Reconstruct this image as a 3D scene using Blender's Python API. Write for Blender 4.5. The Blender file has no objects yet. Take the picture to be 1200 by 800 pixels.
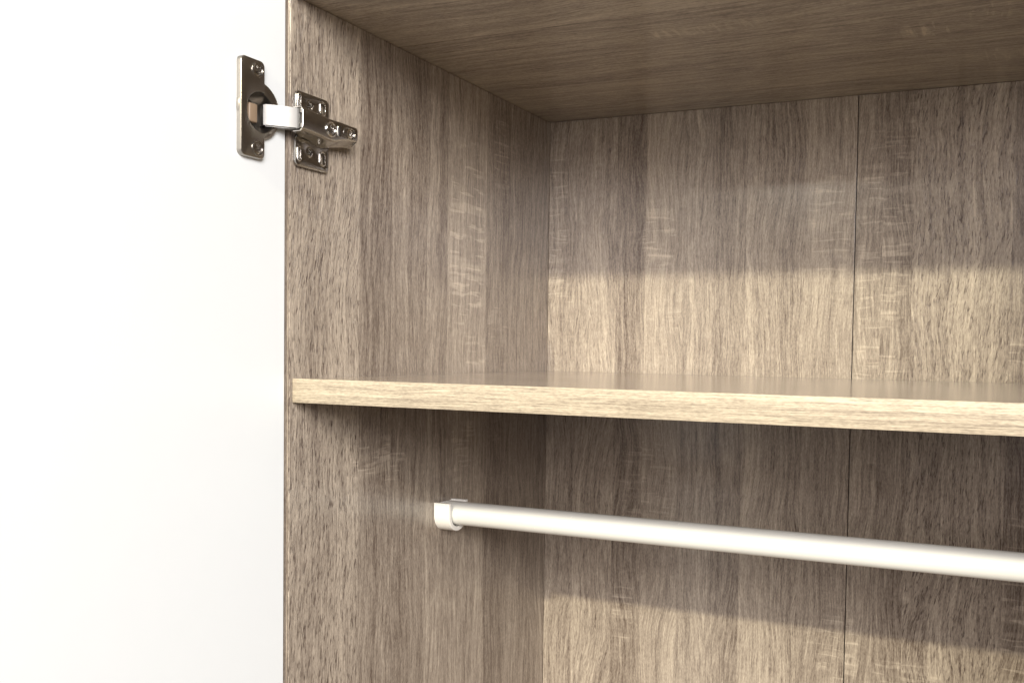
import bpy, bmesh, math, random
from mathutils import Vector, Matrix
random.seed(4)
R = math.radians
SC = bpy.context.scene
COL = SC.collection

# ------------------------------------------------------------------ camera
cam_d = bpy.data.cameras.new('camera'); cam = bpy.data.objects.new('camera', cam_d); COL.objects.link(cam)
YAW, PITCH, ROLL, F = 0.4150482, 0.0388230, 0.0160467, 1129.4446
fwd = Vector((-math.sin(YAW)*math.cos(PITCH), math.cos(YAW)*math.cos(PITCH), -math.sin(PITCH)))
rt = Vector((math.cos(YAW), math.sin(YAW), 0)); up = rt.cross(fwd)
r2 = rt*math.cos(ROLL) + up*math.sin(ROLL); u2 = -rt*math.sin(ROLL) + up*math.cos(ROLL)
m = Matrix((r2, u2, -fwd)).transposed().to_4x4(); m.translation = Vector((0.445674, -0.505315, 0.0224486))
cam.matrix_world = m
cam_d.sensor_width = 36; cam_d.lens = F/1200*36
cam_d.shift_x = -97.2/1200; cam_d.shift_y = 53.5/1200
cam_d.clip_start = 0.01; cam_d.clip_end = 200
SC.camera = cam

# ------------------------------------------------------------------ light
W = bpy.data.worlds.new('World'); SC.world = W; W.use_nodes = True
bg = W.node_tree.nodes['Background']; bg.inputs[0].default_value = (1.0, 0.95, 0.98, 1); bg.inputs[1].default_value = 0.145
def lamp(name, kind, loc, target, energy, color, size=0.1, size_y=None):
    d = bpy.data.lights.new(name, kind); d.energy = energy; d.color = color
    if kind == 'AREA':
        d.size = size
        if size_y: d.shape = 'RECTANGLE'; d.size_y = size_y
        else: d.shape = 'DISK'
    else: d.shadow_soft_size = size
    o = bpy.data.objects.new(name, d); COL.objects.link(o); o.location = loc
    o.rotation_euler = (Vector(target)-Vector(loc)).to_track_quat('-Z', 'Y').to_euler()
    return o
lamp('ceiling_lamp', 'AREA', (0.10, -2.30, 1.20), (0.2, 0, 0), 65, (1.0, 0.93, 0.72), 0.085)
lamp('small_ceiling_lamp', 'AREA', (-0.30, -2.30, 0.72), (0.3, 0.3, 0.1), 2.2, (1.0, 0.93, 0.8), 0.06)
lamp('added_fill_light', 'AREA', (1.35, -2.5, 0.34), (0.2, 0.3, 0.05), 21, (1.0, 0.92, 0.95), 0.8)  # added soft fill that lifts the dim upper compartment, no known lamp there
lamp('window_light', 'AREA', (2.2, -2.1, 1.05), (0, 0, 0), 128, (1.0, 0.965, 0.965), 1.5, 1.2)
SC.view_settings.view_transform = 'Standard'; SC.view_settings.look = 'None'
SC.view_settings.exposure = 0.08; SC.view_settings.gamma = 1
SC.view_settings.use_curve_mapping = False

# ------------------------------------------------------------------ helpers
ZB = -1.45; WI = 0.6138; D = 0.38246; H = 0.25254; T = 0.016
ROOT = bpy.data.objects.new('wardrobe', None); COL.objects.link(ROOT)
ROOT.location = (WI/2, D/2, ZB-0.02)
ROOT['label'] = 'open wardrobe in grey brown oak decor with white door swung open on a nickel hinge'
ROOT['category'] = 'wardrobe'

def finish(name, bm, mat, parent=ROOT, smooth=None):
    bmesh.ops.recalc_face_normals(bm, faces=bm.faces[:])
    me = bpy.data.meshes.new(name); bm.to_mesh(me); bm.free()
    me.materials.append(mat)
    if smooth is not None:
        for p in me.polygons: p.use_smooth = True
        me.set_sharp_from_angle(angle=R(smooth))
    o = bpy.data.objects.new(name, me); COL.objects.link(o)
    if parent is not None:
        o.parent = parent
        if parent is ROOT: o.location = -ROOT.location      # keeps mesh coordinates equal to place coordinates
    return o

def box(x0, x1, y0, y1, z0, z1, bev=0.0, seg=2, bm=None):
    b = bmesh.new() if bm is None else bm
    vs = [b.verts.new(c) for c in ((x0,y0,z0),(x1,y0,z0),(x1,y1,z0),(x0,y1,z0),(x0,y0,z1),(x1,y0,z1),(x1,y1,z1),(x0,y1,z1))]
    fs = [b.faces.new([vs[i] for i in f]) for f in ((0,3,2,1),(4,5,6,7),(0,1,5,4),(1,2,6,5),(2,3,7,6),(3,0,4,7))]
    if bev:
        es = list({e for f in fs for e in f.edges})
        bmesh.ops.bevel(b, geom=es, offset=bev, segments=seg, affect='EDGES', profile=0.5)
    return b

def offset(loop, d):
    n = len(loop); out = []
    area = sum(loop[i][0]*loop[(i+1)%n][1]-loop[(i+1)%n][0]*loop[i][1] for i in range(n))
    s = 1 if area > 0 else -1
    for i in range(n):
        a, b, c = Vector(loop[i-1]), Vector(loop[i]), Vector(loop[(i+1)%n])
        t1 = (b-a).normalized(); t2 = (c-b).normalized()
        n1 = Vector((-t1.y, t1.x))*s; n2 = Vector((-t2.y, t2.x))*s
        k = n1+n2
        if k.length < 1e-6: k = n1
        k.normalize(); k /= max(0.5, k.dot(n1))
        p = b + k*d; out.append((p.x, p.y))
    return out                                              # positive d = inwards

def rrect(y0, y1, z0, z1, r, seg=5):
    o = []
    for cy, cz, a0 in ((y1-r, z1-r, 0), (y0+r, z1-r, 90), (y0+r, z0+r, 180), (y1-r, z0+r, 270)):
        for k in range(seg+1):
            a = R(a0+90*k/seg); o.append((cy+r*math.cos(a), cz+r*math.sin(a)))
    return o
def circ(cy, cz, r, n=32, a0=0, a1=360):
    return [(cy+r*math.cos(R(a0+(a1-a0)*k/n)), cz+r*math.sin(R(a0+(a1-a0)*k/n))) for k in range(n + (0 if a1-a0 == 360 else 1))]

def plate(outer, holes, x0, x1, b, bm=None):
    """flat pressed plate in the y-z plane between x0 and x1, edges rounded by b, holes with their walls (all in mm)"""
    bm = bmesh.new() if bm is None else bm
    def ring(loop, x): return [bm.verts.new((x*1e-3, p[0]*1e-3, p[1]*1e-3)) for p in loop]
    def wall(a, c):
        n = len(a)
        for i in range(n): bm.faces.new((a[i], a[(i+1)%n], c[(i+1)%n], c[i]))
    def stack(loop, sgn):
        rs = [ring(loop, x0), ring(loop, x1-b), ring(offset(loop, sgn*b*0.3), x1-b*0.3), ring(offset(loop, sgn*b), x1)]
        for i in range(3): wall(rs[i], rs[i+1])
        return rs
    tops, bots = [], []
    for i, l in enumerate([outer]+list(holes)):
        rs = stack(l, 1 if i == 0 else -1); tops.append(rs[-1]); bots.append(rs[0])
    for rings in (tops, bots):
        es = []
        for rg in rings:
            for i in range(len(rg)):
                es.append(bm.edges.get((rg[i], rg[(i+1)%len(rg)])))
        bmesh.ops.triangle_fill(bm, use_beauty=True, use_dissolve=False, edges=es)
    return bm

# ------------------------------------------------------------------ materials
class NT:
    def __init__(s, name):
        s.m = bpy.data.materials.new(name); s.m.use_nodes = True; s.t = s.m.node_tree
        s.b = s.t.nodes['Principled BSDF']
    def n(s, typ, **kw):
        x = s.t.nodes.new(typ)
        for k, v in kw.items(): setattr(x, k, v)
        return x
    def l(s, a, b): s.t.links.new(a, b)
    def put(s, sock, v):
        if isinstance(v, (int, float)): sock.default_value = v
        elif isinstance(v, tuple): sock.default_value = v
        else: s.l(v, sock)
    def math(s, op, a, b=0.0, c=0.0, clamp=False):
        x = s.n('ShaderNodeMath', operation=op); x.use_clamp = clamp
        s.put(x.inputs[0], a); s.put(x.inputs[1], b); s.put(x.inputs[2], c); return x.outputs[0]
    def noise(s, x, y, z, detail=3, rough=0.55, dist=0.0):
        c = s.n('ShaderNodeCombineXYZ'); s.put(c.inputs[0], x); s.put(c.inputs[1], y); s.put(c.inputs[2], z)
        t = s.n('ShaderNodeTexNoise'); s.l(c.outputs[0], t.inputs['Vector'])
        t.inputs['Scale'].default_value = 1; t.inputs['Detail'].default_value = detail
        t.inputs['Roughness'].default_value = rough; t.inputs['Distortion'].default_value = dist
        return t.outputs[0]
    def sstep(s, v, a, b, o0=0.0, o1=1.0):
        x = s.n('ShaderNodeMapRange', interpolation_type='SMOOTHSTEP')
        s.put(x.inputs[0], v); x.inputs[1].default_value = a; x.inputs[2].default_value = b
        x.inputs[3].default_value = o0; x.inputs[4].default_value = o1; return x.outputs[0]

def wood(name, across, along, strips, u0, u1, patches=(), base=(0.345, 0.268, 0.188), contrast=1.0, pore=1.0, rough=0.30, warp=1.0, bump=1.0, coat=0.6, shift=0.0, fs=1.0):
    """printed oak decor. strips: (start, tone, id, pore strength, fleck strength); patches: (u, v, half width, half height, amount) of pale ray flecks"""
    k = NT(name)
    tc = k.n('ShaderNodeTexCoord'); sp = k.n('ShaderNodeSeparateXYZ'); k.l(tc.outputs['Object'], sp.inputs[0])
    u = sp.outputs['XYZ'.index(across)]; v = sp.outputs['XYZ'.index(along)]
    if shift: v = k.math('ADD', v, shift)
    # slightly uneven joints between the printed staves are avoided: joints in the print are straight
    fac = k.math('DIVIDE', k.math('SUBTRACT', u, u0), u1-u0)
    rp = k.n('ShaderNodeValToRGB'); rp.color_ramp.interpolation = 'CONSTANT'
    rp2 = k.n('ShaderNodeValToRGB'); rp2.color_ramp.interpolation = 'CONSTANT'
    for r_, pick in ((rp, lambda s: (s[1]/2, s[2], s[3]/2, 1)), (rp2, lambda s: (s[4]/2, 0, 0, 1))):
        el = r_.color_ramp.elements
        while len(el) < len(strips): el.new(0.5)
        while len(el) > max(len(strips), 1): el.remove(el[-1])
        for i, s_ in enumerate(strips):
            el[i].position = 0 if i == 0 else (s_[0]-u0)/(u1-u0)
            el[i].color = pick(s_)
        k.l(fac, r_.inputs[0])
    sc = k.n('ShaderNodeSeparateColor'); k.l(rp.outputs[0], sc.inputs[0])
    sc2 = k.n('ShaderNodeSeparateColor'); k.l(rp2.outputs[0], sc2.inputs[0])
    tone = k.math('MULTIPLY', sc.outputs[0], 2); sid = k.math('MULTIPLY', sc.outputs[1], 97.0); por = k.math('MULTIPLY', sc.outputs[2], 2*pore)
    flk = k.math('MULTIPLY', sc2.outputs[0], 2)
    M = lambda a, b: k.math('MULTIPLY', a, b)
    A = lambda a, b: k.math('ADD', a, b)
    # grain lines bend around slow swells (cathedral figure)
    w1 = k.math('SUBTRACT', k.noise(M(u, 9), M(v, 5.5), sid, 1), 0.5)
    w2 = k.math('SUBTRACT', k.noise(M(u, 45), M(v, 26), A(sid, 5), 2), 0.5)
    uw = A(u, A(M(w1, 0.030*warp), M(w2, 0.0045*min(warp, 1.0))))
    # layers
    us = A(uw, M(v, -0.09))
    broad = k.noise(M(uw, 26), M(v, 1.6), A(sid, 1), 2, 0.5)
    rings = k.noise(M(uw, 230*fs), M(v, 5), A(sid, 2), 3, 0.62)
    fine = k.noise(M(uw, 760*fs), M(v, 46), A(sid, 3), 4, 0.75)
    mott = k.noise(M(u, 1300), M(v, 330), A(sid, 8), 2, 0.6)
    pn = k.noise(M(us, 900*fs), M(v, 125), A(sid, 4), 2, 0.5)
    pores = M(k.sstep(pn, 0.55, 0.70), por)
    pn2 = k.noise(M(us, 980*fs), M(v, 66), A(sid, 14), 1, 0.5)
    pores2 = M(k.sstep(pn2, 0.62, 0.70), por)
    lite = M(k.sstep(k.noise(M(uw, 480), M(v, 34), A(sid, 6), 2, 0.5), 0.54, 0.72), 1.0)
    # ray flecks
    pm = k.sstep(k.noise(M(u, 22), M(v, 11), A(sid, 7), 2, 0.6), 0.56, 0.68)
    pm = M(pm, flk)
    uu = A(u, M(w2, 0.01))
    for (pu, pv, hu, hv, am) in patches:
        du = k.math('POWER', k.math('DIVIDE', k.math('SUBTRACT', u, pu), hu), 2.0)
        dv = k.math('POWER', k.math('DIVIDE', k.math('SUBTRACT', v, pv), hv), 2.0)
        g = k.sstep(A(M(du, du), dv), 0.35, 1.3, am, 0.0)
        pm = k.math('MAXIMUM', pm, g)
    vv = A(v, M(k.math('SUBTRACT', k.noise(M(u, 40), M(v, 40), 3.0, 1), 0.5), 0.0035))
    fl = k.noise(M(uu, 34), M(vv, 300), A(sid, 9), 1, 0.5)
    fl = M(k.sstep(fl, 0.58, 0.65), pm)
    fb = M(k.sstep(k.noise(M(uu, 13), M(vv, 105), A(sid, 12), 1, 0.5), 0.52, 0.64), pm)
    fv = M(k.sstep(k.noise(M(uw, 330), M(v, 22), A(sid, 10), 1, 0.5), 0.58, 0.68), M(pm, 0.55))
    # value
    c = contrast
    val = A(tone, M(k.math('SUBTRACT', broad, 0.5), 0.75*c))
    val = A(val, M(k.math('SUBTRACT', rings, 0.5), 1.15*c))
    val = A(val, M(k.math('SUBTRACT', fine, 0.5), 1.9*c))
    val = A(val, M(k.math('SUBTRACT', mott, 0.5), 1.0*c))
    val = A(val, M(lite, 0.20*c))
    val = k.math('SUBTRACT', val, M(pores, 0.50*c))
    val = k.math('SUBTRACT', val, M(pores2, 0.24*c))
    val = A(val, A(M(fl, 0.42), A(M(fv, 0.30), M(fb, 0.27))))
    val = k.math('MAXIMUM', val, 0.16)
    # dark grain is redder, pale grain is yellower
    cr = k.n('ShaderNodeValToRGB'); e = cr.color_ramp.elements
    e[0].position = 0.08; e[0].color = (base[0]*0.30, base[1]*0.25, base[2]*0.235, 1)
    e[1].position = 0.95; e[1].color = (base[0]*1.85, base[1]*1.90, base[2]*1.88, 1)
    mid = e.new(0.5); mid.color = (base[0], base[1], base[2], 1)
    k.l(M(val, 0.5), cr.inputs[0])
    k.l(cr.outputs[0], k.b.inputs['Base Color'])
    rr = k.math('ADD', rough, M(k.math('SUBTRACT', fine, 0.5), 0.14))
    k.l(A(rr, M(pores, 0.18)), k.b.inputs['Roughness'])
    k.b.inputs['Specular IOR Level'].default_value = 0.4
    k.b.inputs['Coat Weight'].default_value = coat; k.b.inputs['Coat Roughness'].default_value = 0.20
    bp = k.n('ShaderNodeBump'); bp.inputs['Strength'].default_value = 0.55; bp.inputs['Distance'].default_value = 0.00022*bump
    hgt = k.math('SUBTRACT', M(fine, 0.5), A(M(pores, 0.9), M(pores2, 0.9)))
    k.l(hgt, bp.inputs['Height']); k.l(bp.outputs[0], k.b.inputs['Normal'])
    return k.m

def plain(name, col, rough, metal=0.0, spec=0.5, bump=0.0, bscale=400, var=0.03):
    k = NT(name); k.b.inputs['Metallic'].default_value = metal; k.b.inputs['Specular IOR Level'].default_value = spec
    tc = k.n('ShaderNodeTexCoord'); t = k.n('ShaderNodeTexNoise'); k.l(tc.outputs['Object'], t.inputs['Vector'])
    t.inputs['Scale'].default_value = bscale; t.inputs['Detail'].default_value = 4
    mx = k.n('ShaderNodeMix', data_type='RGBA'); k.l(t.outputs[0], mx.inputs[0])
    mx.inputs[6].default_value = tuple(c*(1-var) for c in col)+(1,); mx.inputs[7].default_value = tuple(min(1, c*(1+var)) for c in col)+(1,)
    k.l(mx.outputs[2], k.b.inputs['Base Color'])
    k.l(k.math('ADD', rough-0.05, k.math('MULTIPLY', t.outputs[0], 0.1)), k.b.inputs['Roughness'])
    if bump:
        bp = k.n('ShaderNodeBump'); bp.inputs['Strength'].default_value = 0.3; bp.inputs['Distance'].default_value = bump
        k.l(t.outputs[0], bp.inputs['Height']); k.l(bp.outputs[0], k.b.inputs['Normal'])
    return k.m

# stave layout read off the photograph: (start, tone, id, pores, flecks)
side_strips = [(-0.01, 1.14, .11, 1.3, .05), (0.0738, 0.68, .23, .35, .1), (0.112, 0.76, .31, .35, .2), (0.1614, 0.88, .47, .2, .3),
               (0.192, 0.86, .52, .2, .5), (0.2560, 0.62, .63, .3, .4), (0.300, 0.76, .71, .3, .3), (0.345, 0.72, .79, .2, .3)]  # staves behind the first also toned down, putting the panel's shade into the colour
side_patches = [(0.225, 0.115, 0.030, 0.085, 1.0), (0.285, 0.20, 0.016, 0.05, .7), (0.28, 0.045, 0.02, 0.02, .7), (0.24, 0.02, 0.02, 0.02, .6), (0.10, -0.065, 0.035, 0.02, .8), (0.22, -0.05, 0.02, 0.04, .7)]
back_strips = [(-0.02, 1.04, .14, .5, .6), (0.030, 1.03, .15, .6, .1), (0.0745, 0.74, .27, .2, .2), (0.105, 1.04, .36, .2, .4), (0.1440, 0.93, .44, .2, .2),
               (0.1713, 0.80, .55, .2, .1), (0.205, 0.99, .61, .55, .2), (0.262, 1.02, .66, .35, .4), (0.3069, 0.98, .74, .1, .9), (0.330, 0.76, .77, .1, .7), (0.3561, 1.04, .83, 1.1, .05), (0.4354, 0.74, .92, .3, .6), (0.50, .95, .97, .6, .3), (0.57, .9, .05, .5, .3)]
back_patches = [(0.010, 0.15, 0.012, 0.09, .8), (0.120, 0.135, 0.018, 0.035, .9), (0.285, 0.14, 0.02, 0.05, .8), (0.332, 0.13, 0.024, 0.10, .8), (0.33, 0.01, 0.022, 0.03, .8), (0.445, 0.02, 0.012, 0.02, .8),
                (0.112, -0.11, 0.03, 0.05, .6), (0.088, -0.24, 0.012, 0.04, .8), (0.30, -0.25, 0.02, 0.04, .8), (0.452, -0.19, 0.016, 0.09, .9), (0.36, -0.262, 0.03, 0.012, .7)]
ceil_strips = [(-0.05, 1.16, .19, .4, .1), (0.055, 1.10, .33, .4, .1), (0.1195, 0.70, .41, .3, .0), (0.1222, 1.04, .41, .3, .2), (0.1900, 0.68, .5, .2, .0), (0.1925, 0.92, .58, .2, .3), (0.262, 1.0, .68, .15, .3), (0.33, 0.93, .88, .2, .2)]  # stave tones raised to put missing bounce light into the print
ceil_patches = [(0.222, 0.375, 0.018, 0.022, 1.0), (0.20, 0.42, 0.02, 0.014, .8), (0.165, 0.23, 0.010, 0.05, .7), (0.30, 0.43, 0.02, 0.02, .6)]
shelf_strips = [(-0.01, 1.05, .22, .3, .1), (0.07, .95, .37, .2, .1), (0.16, 1.04, .5, .2, .1), (0.26, .93, .8, .2, .1)]

BASE = (0.324, 0.270, 0.212)
M_side = wood('oak_decor_side', 'Y', 'Z', side_strips, -0.01, 0.39, side_patches, BASE, contrast=1.25, bump=2.4)
M_back = wood('oak_decor_back', 'X', 'Z', back_strips, -0.02, 0.64, back_patches, BASE, contrast=1.25, warp=1.2, bump=1.3)
M_ceil = wood('oak_decor_top', 'Y', 'X', ceil_strips, -0.05, 0.40, ceil_patches, BASE, contrast=1.45, warp=0.8)
M_shelf = wood('oak_decor_shelf', 'Y', 'X', shelf_strips, -0.01, 0.39, (), BASE, rough=0.15, bump=0.12)
M_band = wood('oak_edge_band', 'Z', 'X', [(-0.05, 1.38, .13, .35, 0)], -0.05, 0.05, (), (0.305, 0.254, 0.188), contrast=1.2, warp=0.10, rough=0.5, shift=0.4, fs=2.5, coat=0.0)
M_bandv = wood('oak_edge_band_upright', 'X', 'Z', [(-0.05, 0.78, .43, .3, 0)], -0.05, 0.05, (), BASE, warp=0.1)
M_white = plain('white_door_laminate', (0.84, 0.875, 0.865), 0.32, bscale=60, var=0.008)
M_rod = plain('white_lacquered_steel', (0.77, 0.77, 0.72), 0.25, spec=0.6, bscale=200, var=0.01)
M_plastic = plain('white_plastic', (0.84, 0.82, 0.76), 0.32, bscale=200, var=0.01)
M_nickel = plain('nickel', (0.44, 0.425, 0.40), 0.22, metal=1.0, bscale=900, var=0.08, bump=0.00002)
M_chrome = plain('polished_nickel', (0.86, 0.84, 0.80), 0.14, metal=1.0, bscale=500, var=0.03)
M_link = plain('satin_nickel', (0.205, 0.20, 0.185), 0.46, metal=1.0, bscale=300, var=0.03)
M_cup = plain('cast_nickel', (0.36, 0.335, 0.30), 0.33, metal=1.0, bscale=700, var=0.10, bump=0.00003)
M_dark = plain('dark_steel', (0.10, 0.095, 0.09), 0.4, metal=0.8)
M_tan_refl = plain('tan_reflection_housing', (0.30, 0.215, 0.14), 0.45)  # tan colour stands in for oak reflected in the cup

# ------------------------------------------------------------------ floor the wardrobe stands on
M_floor = plain('brown_floor', (0.13, 0.10, 0.075), 0.5, bscale=8, var=0.25)
fl = finish('floor', box(-12, 12, -12, 12, ZB-0.06, ZB-0.02), M_floor, None)
fl['kind'] = 'structure'
# ------------------------------------------------------------------ carcass
side = finish('side_panel', box(-T, 0, 0.0005, D+0.004, ZB, H, 0.0004), M_side)
finish('edge_band', box(-T+0.0002, -0.0003, -0.0006, 0.0004, ZB, H, 0.0003), M_bandv, side)
side2 = finish('side_panel', box(WI, WI+T, 0.0005, D+0.004, ZB, H, 0.0004), M_side)
top = finish('top_panel', box(-T, WI+T, 0.0, D+0.004, H+0.0002, H+0.0002+T, 0.0004), M_ceil)
finish('bottom_panel', box(0.0002, WI-0.0002, 0.002, D-0.0003, ZB, ZB+T, 0.0004), M_ceil)
# two back boards with an open joint between them; their meeting edges are slightly eased
XJ = 0.3069
finish('back_board', box(0.0003, XJ-0.0004, D, D+0.003, ZB+T, H, 0.0003), M_back)
finish('back_board', box(XJ+0.0004, WI-0.0003, D+0.0003, D+0.0033, ZB+T, H, 0.0003), M_back)
finish('joint_strip', box(XJ-0.02, XJ+0.02, D+0.0036, D+0.006, ZB+T, H, 0), M_dark)
# shelf with its edge band
SB = box(0.0004, WI-0.0004, 0.0030, D-0.0006, -T, 0, 0)
shelf = finish('shelf', SB, M_shelf)
finish('edge_band', box(0.0010, WI-0.0008, 0.0020, 0.00295, -T-0.0001, 0.0001, 0.00045, 2), M_band, shelf, 40)

# ------------------------------------------------------------------ door (opened square, inner face at x = -1 mm) with the bored cup hole
def door():
    bm = bmesh.new()
    XI, XO = -0.0010, -0.019
    y1, y0, z0, z1 = -0.0030, -0.325, ZB, H+0.014
    cy, cz, r, n = -0.0290, 0.1700, 0.0174, 48
    S = 0.0235
    sq = []                                                 # square points facing each circle point
    cc = []
    for i in range(n):
        a = 2*math.pi*i/n; c, s = math.cos(a), math.sin(a); q = max(abs(c), abs(s))
        sq.append(bm.verts.new((XI, cy+S*c/q, cz+S*s/q))); cc.append(bm.verts.new((XI, cy+r*c, cz+r*s)))
    bot = [bm.verts.new((XI-0.012, v.co.y, v.co.z)) for v in cc]
    for i in range(n):
        j = (i+1) % n
        bm.faces.new((cc[i], cc[j], sq[j], sq[i])); bm.faces.new((cc[j], cc[i], bot[i], bot[j]))
    bm.faces.new(bot)
    e = 0.0006
    ys = [y0+e, cy-S, cy+S, y1-e]; zs = [z0+e, cz-S, cz+S, z1-e]
    for a in range(3):
        for b in range(3):
            if a == 1 and b == 1: continue
            bm.faces.new([bm.verts.new((XI, ys[p], zs[q])) for p, q in ((a,b),(a+1,b),(a+1,b+1),(a,b+1))])
    # eased edges, sides and outer face
    lp = [[(XI, y0+e, z0+e), (XI, y1-e, z0+e), (XI, y1-e, z1-e), (XI, y0+e, z1-e)],
          [(XI-e, y0, z0), (XI-e, y1, z0), (XI-e, y1, z1), (XI-e, y0, z1)],
          [(XO+e, y0, z0), (XO+e, y1, z0), (XO+e, y1, z1), (XO+e, y0, z1)],
          [(XO, y0+e, z0+e), (XO, y1-e, z0+e), (XO, y1-e, z1-e), (XO, y0+e, z1-e)]]
    vs = [[bm.verts.new(c) for c in l] for l in lp]
    for a in range(3):
        for i in range(4): bm.faces.new((vs[a][i], vs[a][(i+1)%4], vs[a+1][(i+1)%4], vs[a+1][i]))
    bm.faces.new(vs[3])
    bmesh.ops.remove_doubles(bm, verts=bm.verts[:], dist=1e-6)
    return bm
finish('door', door(), M_white)

# ------------------------------------------------------------------ hinge (all in mm, y-z outlines)
def loft(sections, cap=True, bm=None):
    bm = bmesh.new() if bm is None else bm
    rs = [[bm.verts.new(Vector(p)*1e-3) for p in s] for s in sections]
    n = len(rs[0])
    for a in range(len(rs)-1):
        for i in range(n): bm.faces.new((rs[a][i], rs[a][(i+1)%n], rs[a+1][(i+1)%n], rs[a+1][i]))
    if cap: bm.faces.new(rs[0]); bm.faces.new(rs[-1])
    return bm

def usec(y, zc, h, xt, xb, r=2.2, t=1.0, seg=4, fl=0.0):
    """U section of bent sheet: outer skin then inner skin, open towards the panel (small x)"""
    def half(hh, xx, rr):
        pts = [(xb, zc-hh-fl)]
        for k in range(seg+1):
            a = R(180+90-90*k/seg) if False else R(90*k/seg)
            pts.append((xx-rr+rr*math.sin(a), zc-hh+rr-rr*math.cos(a)))
        for k in range(seg+1):
            a = R(90*k/seg)
            pts.append((xx-rr+rr*math.cos(a), zc+hh-rr+rr*math.sin(a)))
        pts.append((xb, zc+hh)); return pts
    o = half(h, xt, r); i = half(h-t, xt-t, max(r-t, 0.4))[::-1]
    return [(x, y, z) for x, z in o+i]

def screw(name, parent, x, cy, cz, r, dome=0.5, flat=False, rot=20, mat=None):
    """pan head with a real cross recess"""
    bm = bmesh.new(); nr, na = 12, 40
    rings = []
    for i in range(nr+1):
        rr = r*i/nr; row = []
        for j in range(na if i else 1):
            a = 2*math.pi*j/na; yy, zz = rr*math.cos(a), rr*math.sin(a)
            h = dome*math.sqrt(max(0, 1-(rr/r)**2*0.9))
            aa = a-R(rot); p, q = abs(rr*math.cos(aa)), abs(rr*math.sin(aa))
            if min(p, q) < 0.15*r and max(p, q) < 0.62*r: h -= dome*0.4+0.9
            row.append(bm.verts.new(((x+h)*1e-3, (cy+yy)*1e-3, (cz+zz)*1e-3)))
        rings.append(row)
    for j in range(na): bm.faces.new((rings[0][0], rings[1][j], rings[1][(j+1)%na]))
    for i in range(1, nr):
        for j in range(na): bm.faces.new((rings[i][j], rings[i+1][j], rings[i+1][(j+1)%na], rings[i][(j+1)%na]))
    sk = [bm.verts.new(((x-0.8)*1e-3, v.co.y, v.co.z)) for v in rings[-1]]
    for j in range(na): bm.faces.new((rings[-1][j], sk[j], sk[(j+1)%na], rings[-1][(j+1)%na]))
    return finish(name, bm, mat or M_nickel, parent, 35)

ZC = 168.3
# arm: a tapering bent channel, wide at the knuckle end
secs = []
for y, zc, h, xt, xb in ((-7.0, 168.7, 7.7, 17.2, 7.0), (0, 168.6, 7.6, 16.9, 5.0), (12, 168.0, 7.6, 16.4, 4.0), (20, 167.3, 7.7, 16.2, 3.6),
                         (27, 167.5, 7.6, 16.0, 3.4), (34, 168.8, 6.6, 15.6, 6.0), (44, 169.7, 5.6, 15.1, 7.5), (51.0, 170.0, 5.4, 14.8, 8.5), (52.2, 170.0, 5.1, 14.4, 8.5)):
    secs.append(usec(y, zc, h, xt, xb, fl=max(0, min(3.6, (y-8)*0.14)) ))
ab = loft(secs)
# closed tail end
loft([[(8.0, 51.6, 161.4), (14.0, 51.6, 164.9), (14.0, 51.6, 174.9), (5.0, 51.6, 174.9), (5.0, 51.6, 161.4)], [(8.0, 52.1, 161.6), (13.8, 52.1, 165.1), (13.8, 52.1, 174.7), (5.0, 52.1, 174.7), (5.0, 52.1, 161.6)]], bm=ab)
hinge = finish('hinge', ab, M_nickel, ROOT, 40)
hinge['label'] = 'nickel concealed hinge joining the white door to the side panel'

# rolled bright lip round the mouth of the arm
def tube(path, r, n=8, closed=False):
    bm = bmesh.new(); rings = []
    P = [Vector(p) for p in path]
    for i, p in enumerate(P):
        a = P[max(i-1, 0)]; b = P[min(i+1, len(P)-1)]; t = (b-a).normalized()
        s = t.orthogonal().normalized() if i == 0 else (pr_s - t*pr_s.dot(t)).normalized()
        pr_s = s; q = t.cross(s)
        rings.append([bm.verts.new((p+(s*math.cos(2*math.pi*k/n)+q*math.sin(2*math.pi*k/n))*r)*1e-3) for k in range(n)])
    for i in range(len(rings)-1):
        for k in range(n): bm.faces.new((rings[i][k], rings[i][(k+1)%n], rings[i+1][(k+1)%n], rings[i+1][k]))
    bm.faces.new(rings[0]); bm.faces.new(rings[-1]); return bm
lip = [(x, -7.3, z) for x, y, z in usec(0, 168.7, 7.5, 17.0, 9.5)][:12]
finish('arm_lip', tube(lip, 0.6), M_chrome, hinge, 50)
# mounting plate: two winged cross plate pressed from sheet
mp = bmesh.new()
for zc, s in ((183.5, 1), (148.6, -1)):
    z_in, z_out = (172.0, 190.8) if s > 0 else (162.0, 141.2)
    lo, hi = min(z_in, z_out), max(z_in, z_out)
    hs = [rrect(4.0, 6.0, zc-3.6 if s > 0 else zc-4.0, zc+4.6 if s > 0 else zc+5.0, 0.95, 4), rrect(26.3, 31.2, (180.0 if s > 0 else 145.6), (188.2 if s > 0 else 154.4), 2.2, 5), circ(15.2, 183.2 if s > 0 else 152.0, 3.0, 24)]
    plate(rrect(2.0, 35.2, lo, hi, 3.6, 6), hs, 1.6, 3.4, 0.7, mp)
finish('mounting_plate', mp, M_nickel, hinge, 40)
cb = bmesh.new(); box(0.0003, 0.0052, 0.004, 0.034, 0.1605, 0.1755, 0.0012, 2, cb); box(0.0, 0.0075, 0.010, 0.046, 0.1630, 0.1735, 0.001, 2, cb)
finish('mounting_block', cb, M_nickel, hinge, 40)
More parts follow.
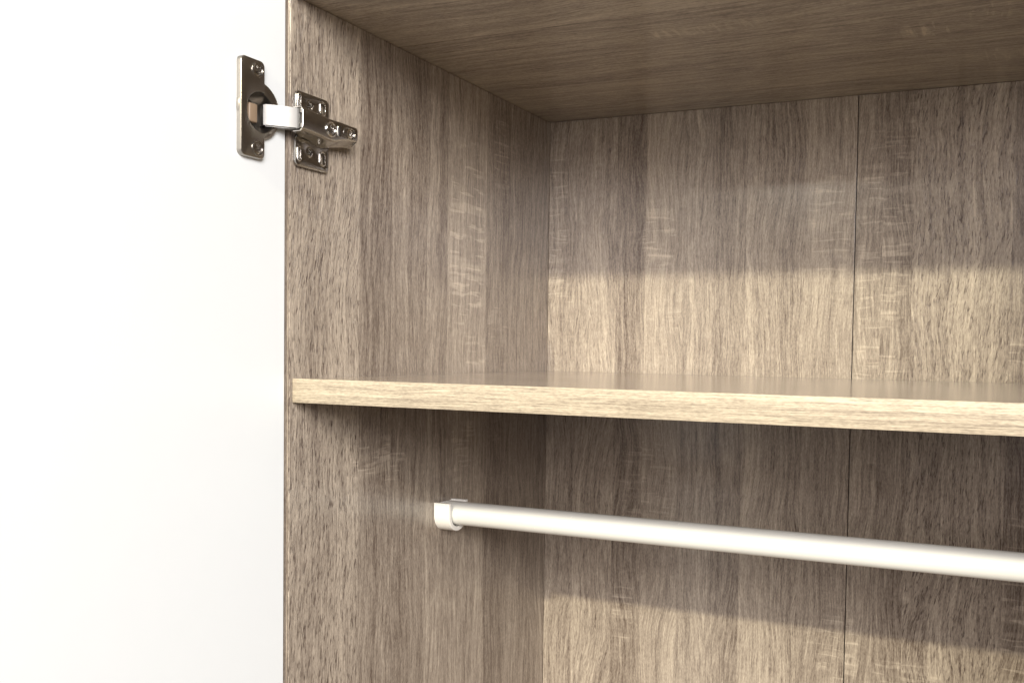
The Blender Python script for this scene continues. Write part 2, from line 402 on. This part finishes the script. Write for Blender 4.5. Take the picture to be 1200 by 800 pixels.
# raised rims of the long slots catch the light
for zc in (184.0, 149.1):
    rim = bmesh.new(); plate(rrect(3.2, 6.8, zc-5.0, zc+5.4, 1.7, 5), [rrect(4.0, 6.0, zc-4.1, zc+4.5, 0.95, 4)], 3.2, 4.1, 0.35, rim)
    finish('slot_rim', rim, M_chrome, hinge, 40)
for zc in (183.2, 152.0): screw('screw', hinge, 3.0, 15.2, zc, 3.7, 0.9, rot=25)
# dowel insets in the oval holes
for z0, z1 in ((180.2, 188.0), (145.8, 154.2)):
    rim = bmesh.new(); plate(rrect(25.6, 31.9, z0-0.9, z1+0.9, 2.8, 6), [rrect(26.7, 30.8, z0+0.2, z1-0.2, 1.9, 5)], 3.0, 3.8, 0.35, rim)
    finish('slot_rim', rim, M_chrome, hinge, 40)
# screws on the arm: cam with its bright ring, slot, fixing screw in an oval recess
rg = bmesh.new(); plate(circ(21.5, 167.6, 5.2, 36), [circ(21.5, 167.6, 4.1, 36)], 15.6, 17.2, 0.4, rg); finish('screw_ring', rg, M_chrome, hinge, 40)
screw('cam_screw', hinge, 16.1, 21.5, 167.6, 4.0, 0.8, rot=10)
rg = bmesh.new(); plate(rrect(28.6, 32.2, 164.2, 172.0, 0.8, 4), [rrect(29.3, 31.2, 164.9, 171.3, 0.5, 4)], 15.0, 16.4, 0.25, rg); finish('slot_rim', rg, M_nickel, hinge, 40)
finish('arm_slot_shade', box(0.0148, 0.0165, 0.0291, 0.0314, 0.1646, 0.1716, 0.0002, 1), M_dark, hinge)  # solid dark block put in for the shade inside the slot
rg = bmesh.new(); plate(rrect(35.6, 48.6, 165.2, 173.2, 3.9, 7), [rrect(36.4, 47.8, 166.0, 172.4, 3.1, 7)], 14.0, 15.9, 0.3, rg); finish('slot_rim', rg, M_nickel, hinge, 40)
screw('screw', hinge, 15.0, 43.0, 169.2, 3.3, 0.9, rot=40, mat=M_chrome)
# cup flange on the door: ears with a bite taken out by the cup mouth, and the round cup flange behind
cyc, czc = -28.6, 168.6
dz = math.sqrt(12.6**2-(-26+28.6)**2)
al = math.degrees(math.atan2(dz, 2.6))
ears = [p for p in rrect(-46.4, -26.0, 139.2, 200.4, 3.6, 6)]
ears = ears[:14]+ears[14:]
# order: top right corner, top left, bottom left, bottom right ; then back up the right edge with the bite
bite = [(cyc+12.6*math.cos(R(-al-(360-2*al)*k/28)), czc+12.6*math.sin(R(-al-(360-2*al)*k/28))) for k in range(29)]
outl = ears[:]+bite
cf = plate(outl, [], -0.9, 2.9, 0.8)
plate(circ(-29.0, 170.0, 17.9, 56), [circ(cyc, czc, 12.3, 40)], -0.9, 1.9, 0.9, cf)
# the bowl, sunk in the door
prof = [(1.2, 12.35), (-1.5, 12.2), (-8.0, 11.6), (-10.6, 10.4), (-11.3, 8.0)]
rr_ = [[cf.verts.new((x*1e-3, (cyc+r_*math.cos(2*math.pi*i/40))*1e-3, (czc+r_*math.sin(2*math.pi*i/40))*1e-3)) for i in range(40)] for x, r_ in prof]
for a in range(len(rr_)-1):
    for i in range(40): cf.faces.new((rr_[a][i], rr_[a][(i+1)%40], rr_[a+1][(i+1)%40], rr_[a+1][i]))
cf.faces.new(rr_[-1])
cup = finish('hinge_cup', cf, M_cup, hinge, 40)
for z in (194.2, 145.4):
    screw('screw', hinge, 2.6, -32.6, z, 3.9, 0.9, rot=30)
    rg = bmesh.new(); plate(circ(-32.6, z, 4.9, 32), [circ(-32.6, z, 4.1, 32)], 2.6, 3.5, 0.3, rg); finish('screw_ring', rg, M_nickel, hinge, 40)
# link: bent strip with turned sides, from the cup to the arm
def strip(path, t, z0, z1, bm):
    n = len(path); P = [Vector(p) for p in path]; o, i_ = [], []
    for i, p in enumerate(P):
        d = (P[min(i+1, n-1)]-P[max(i-1, 0)]).normalized(); nn = Vector((-d.y, d.x)); o.append(p+nn*t/2); i_.append(p-nn*t/2)
    lp = o+i_[::-1]
    loft([[(q.x, q.y, z0) for q in lp], [(q.x, q.y, z1) for q in lp]], bm=bm)
lb = bmesh.new()
pth = [(-8, -17), (-6, -20), (-3.5, -22), (-1.2, -22.6), (0.6, -21.4), (3, -19.0), (8.5, -13.2), (13.0, -8.6), (14.4, -6.0), (14.8, -2), (14.6, 4)]
strip(pth, 1.5, 162.4, 175.2, lb)
for z0, z1 in ((161.8, 163.0), (174.6, 175.8)):
    sp_ = [(-1.0, -21.6), (3, -18.0), (8.5, -12.2), (13.2, -7.0), (13.6, 3), (8.5, 3), (7.5, -4), (3.5, -11), (-3.0, -17.5)]
    loft([[(x, y, z0) for x, y in sp_], [(x, y, z1) for x, y in sp_]], bm=lb)
bmesh.ops.bevel(lb, geom=[e for e in lb.edges if len(e.link_faces) == 2 and e.calc_face_angle(0) > 0.9], offset=0.0004, segments=2, affect='EDGES')
finish('link', lb, M_link, hinge, 40)
ib = bmesh.new()
strip([(-8, -12), (-4, -15), (2, -13), (6, -8), (9, -2), (9.4, 3)], 1.6, 164.0, 173.4, ib)
finish('inner_link', ib, M_nickel, hinge, 40)
finish('cup_housing', box(-0.006, 0.0010, -0.0375, -0.0300, 0.1615, 0.1735, 0.0012, 3), M_tan_refl, hinge, 40)  # housing block in the cup, its tan is a painted reflection
pn = bmesh.new()
for z in (164.0, 173.6):
    bmesh.ops.create_cone(pn, cap_ends=True, segments=16, radius1=0.0012, radius2=0.0012, depth=0.0026, matrix=Matrix.Translation((0.0156, -0.0070, z*1e-3)))
finish('pivot_pin', pn, M_dark, hinge, 40)

# ------------------------------------------------------------------ rail socket: open topped plastic U on each side panel
RY, RZ, RR = 0.1905, -0.1172, 0.0099
def socket(x0, sgn):
    bm = bmesh.new(); ro, ri = 0.0150, 0.0112; zt = RZ+0.0096
    def u(r_, top):
        return [(RY-r_, top)]+[(RY-r_*math.cos(math.pi*k/20), RZ-r_*math.sin(math.pi*k/20)) for k in range(21)]+[(RY+r_, top)]
    o, i_ = u(ro, zt), u(ri, zt)
    lp = o+i_[::-1]; d = 0.0150
    b0 = 0.0006
    def ring(lp_, x): return [bm.verts.new((x0+sgn*x, a, c)) for a, c in lp_]
    lin = offset(lp, b0)
    A_, B_, C_ = ring(lp, 0.0002), ring(lp, d-b0), ring(lin, d)
    n = len(lp)
    for P_, Q_ in ((A_, B_), (B_, C_)):
        for k in range(n): bm.faces.new((P_[k], P_[(k+1)%n], Q_[(k+1)%n], Q_[k]))
    m_ = len(o)
    for k in range(m_-1): bm.faces.new((C_[k], C_[k+1], C_[n-2-k], C_[n-1-k]))
    # back plate of the socket against the panel
    bp = [bm.verts.new((x0+sgn*0.0018, a, c)) for a, c in u(ri+0.0006, zt-0.0004)]
    bm.faces.new(bp)
    return bm
finish('rail_socket', socket(0.0, 1), M_plastic, ROOT, 40)
finish('rail_socket', socket(WI, -1), M_plastic, ROOT, 40)

# hanging rail: a thing of its own, it lifts out of the open sockets
rb = bmesh.new(); n = 64; rows = []
for x, r_ in ((0.0030, 0.0092), (0.0030, 0.0098), (0.0036, RR), (WI/2, RR), (WI-0.0036, RR), (WI-0.0030, 0.0098), (WI-0.0030, 0.0092)):
    rows.append([rb.verts.new((x, r_*math.cos(2*math.pi*k/n), r_*math.sin(2*math.pi*k/n))) for k in range(n)])
for a in range(len(rows)-1):
    for k in range(n): rb.faces.new((rows[a][k], rows[a][(k+1)%n], rows[a+1][(k+1)%n], rows[a+1][k]))
rod = finish('clothes_rail', rb, M_rod, None, 40)
rod.location = (0, RY, RZ)
rod['label'] = 'round white hanging rail crossing the wardrobe below the oak shelf'
rod['category'] = 'clothes rail'
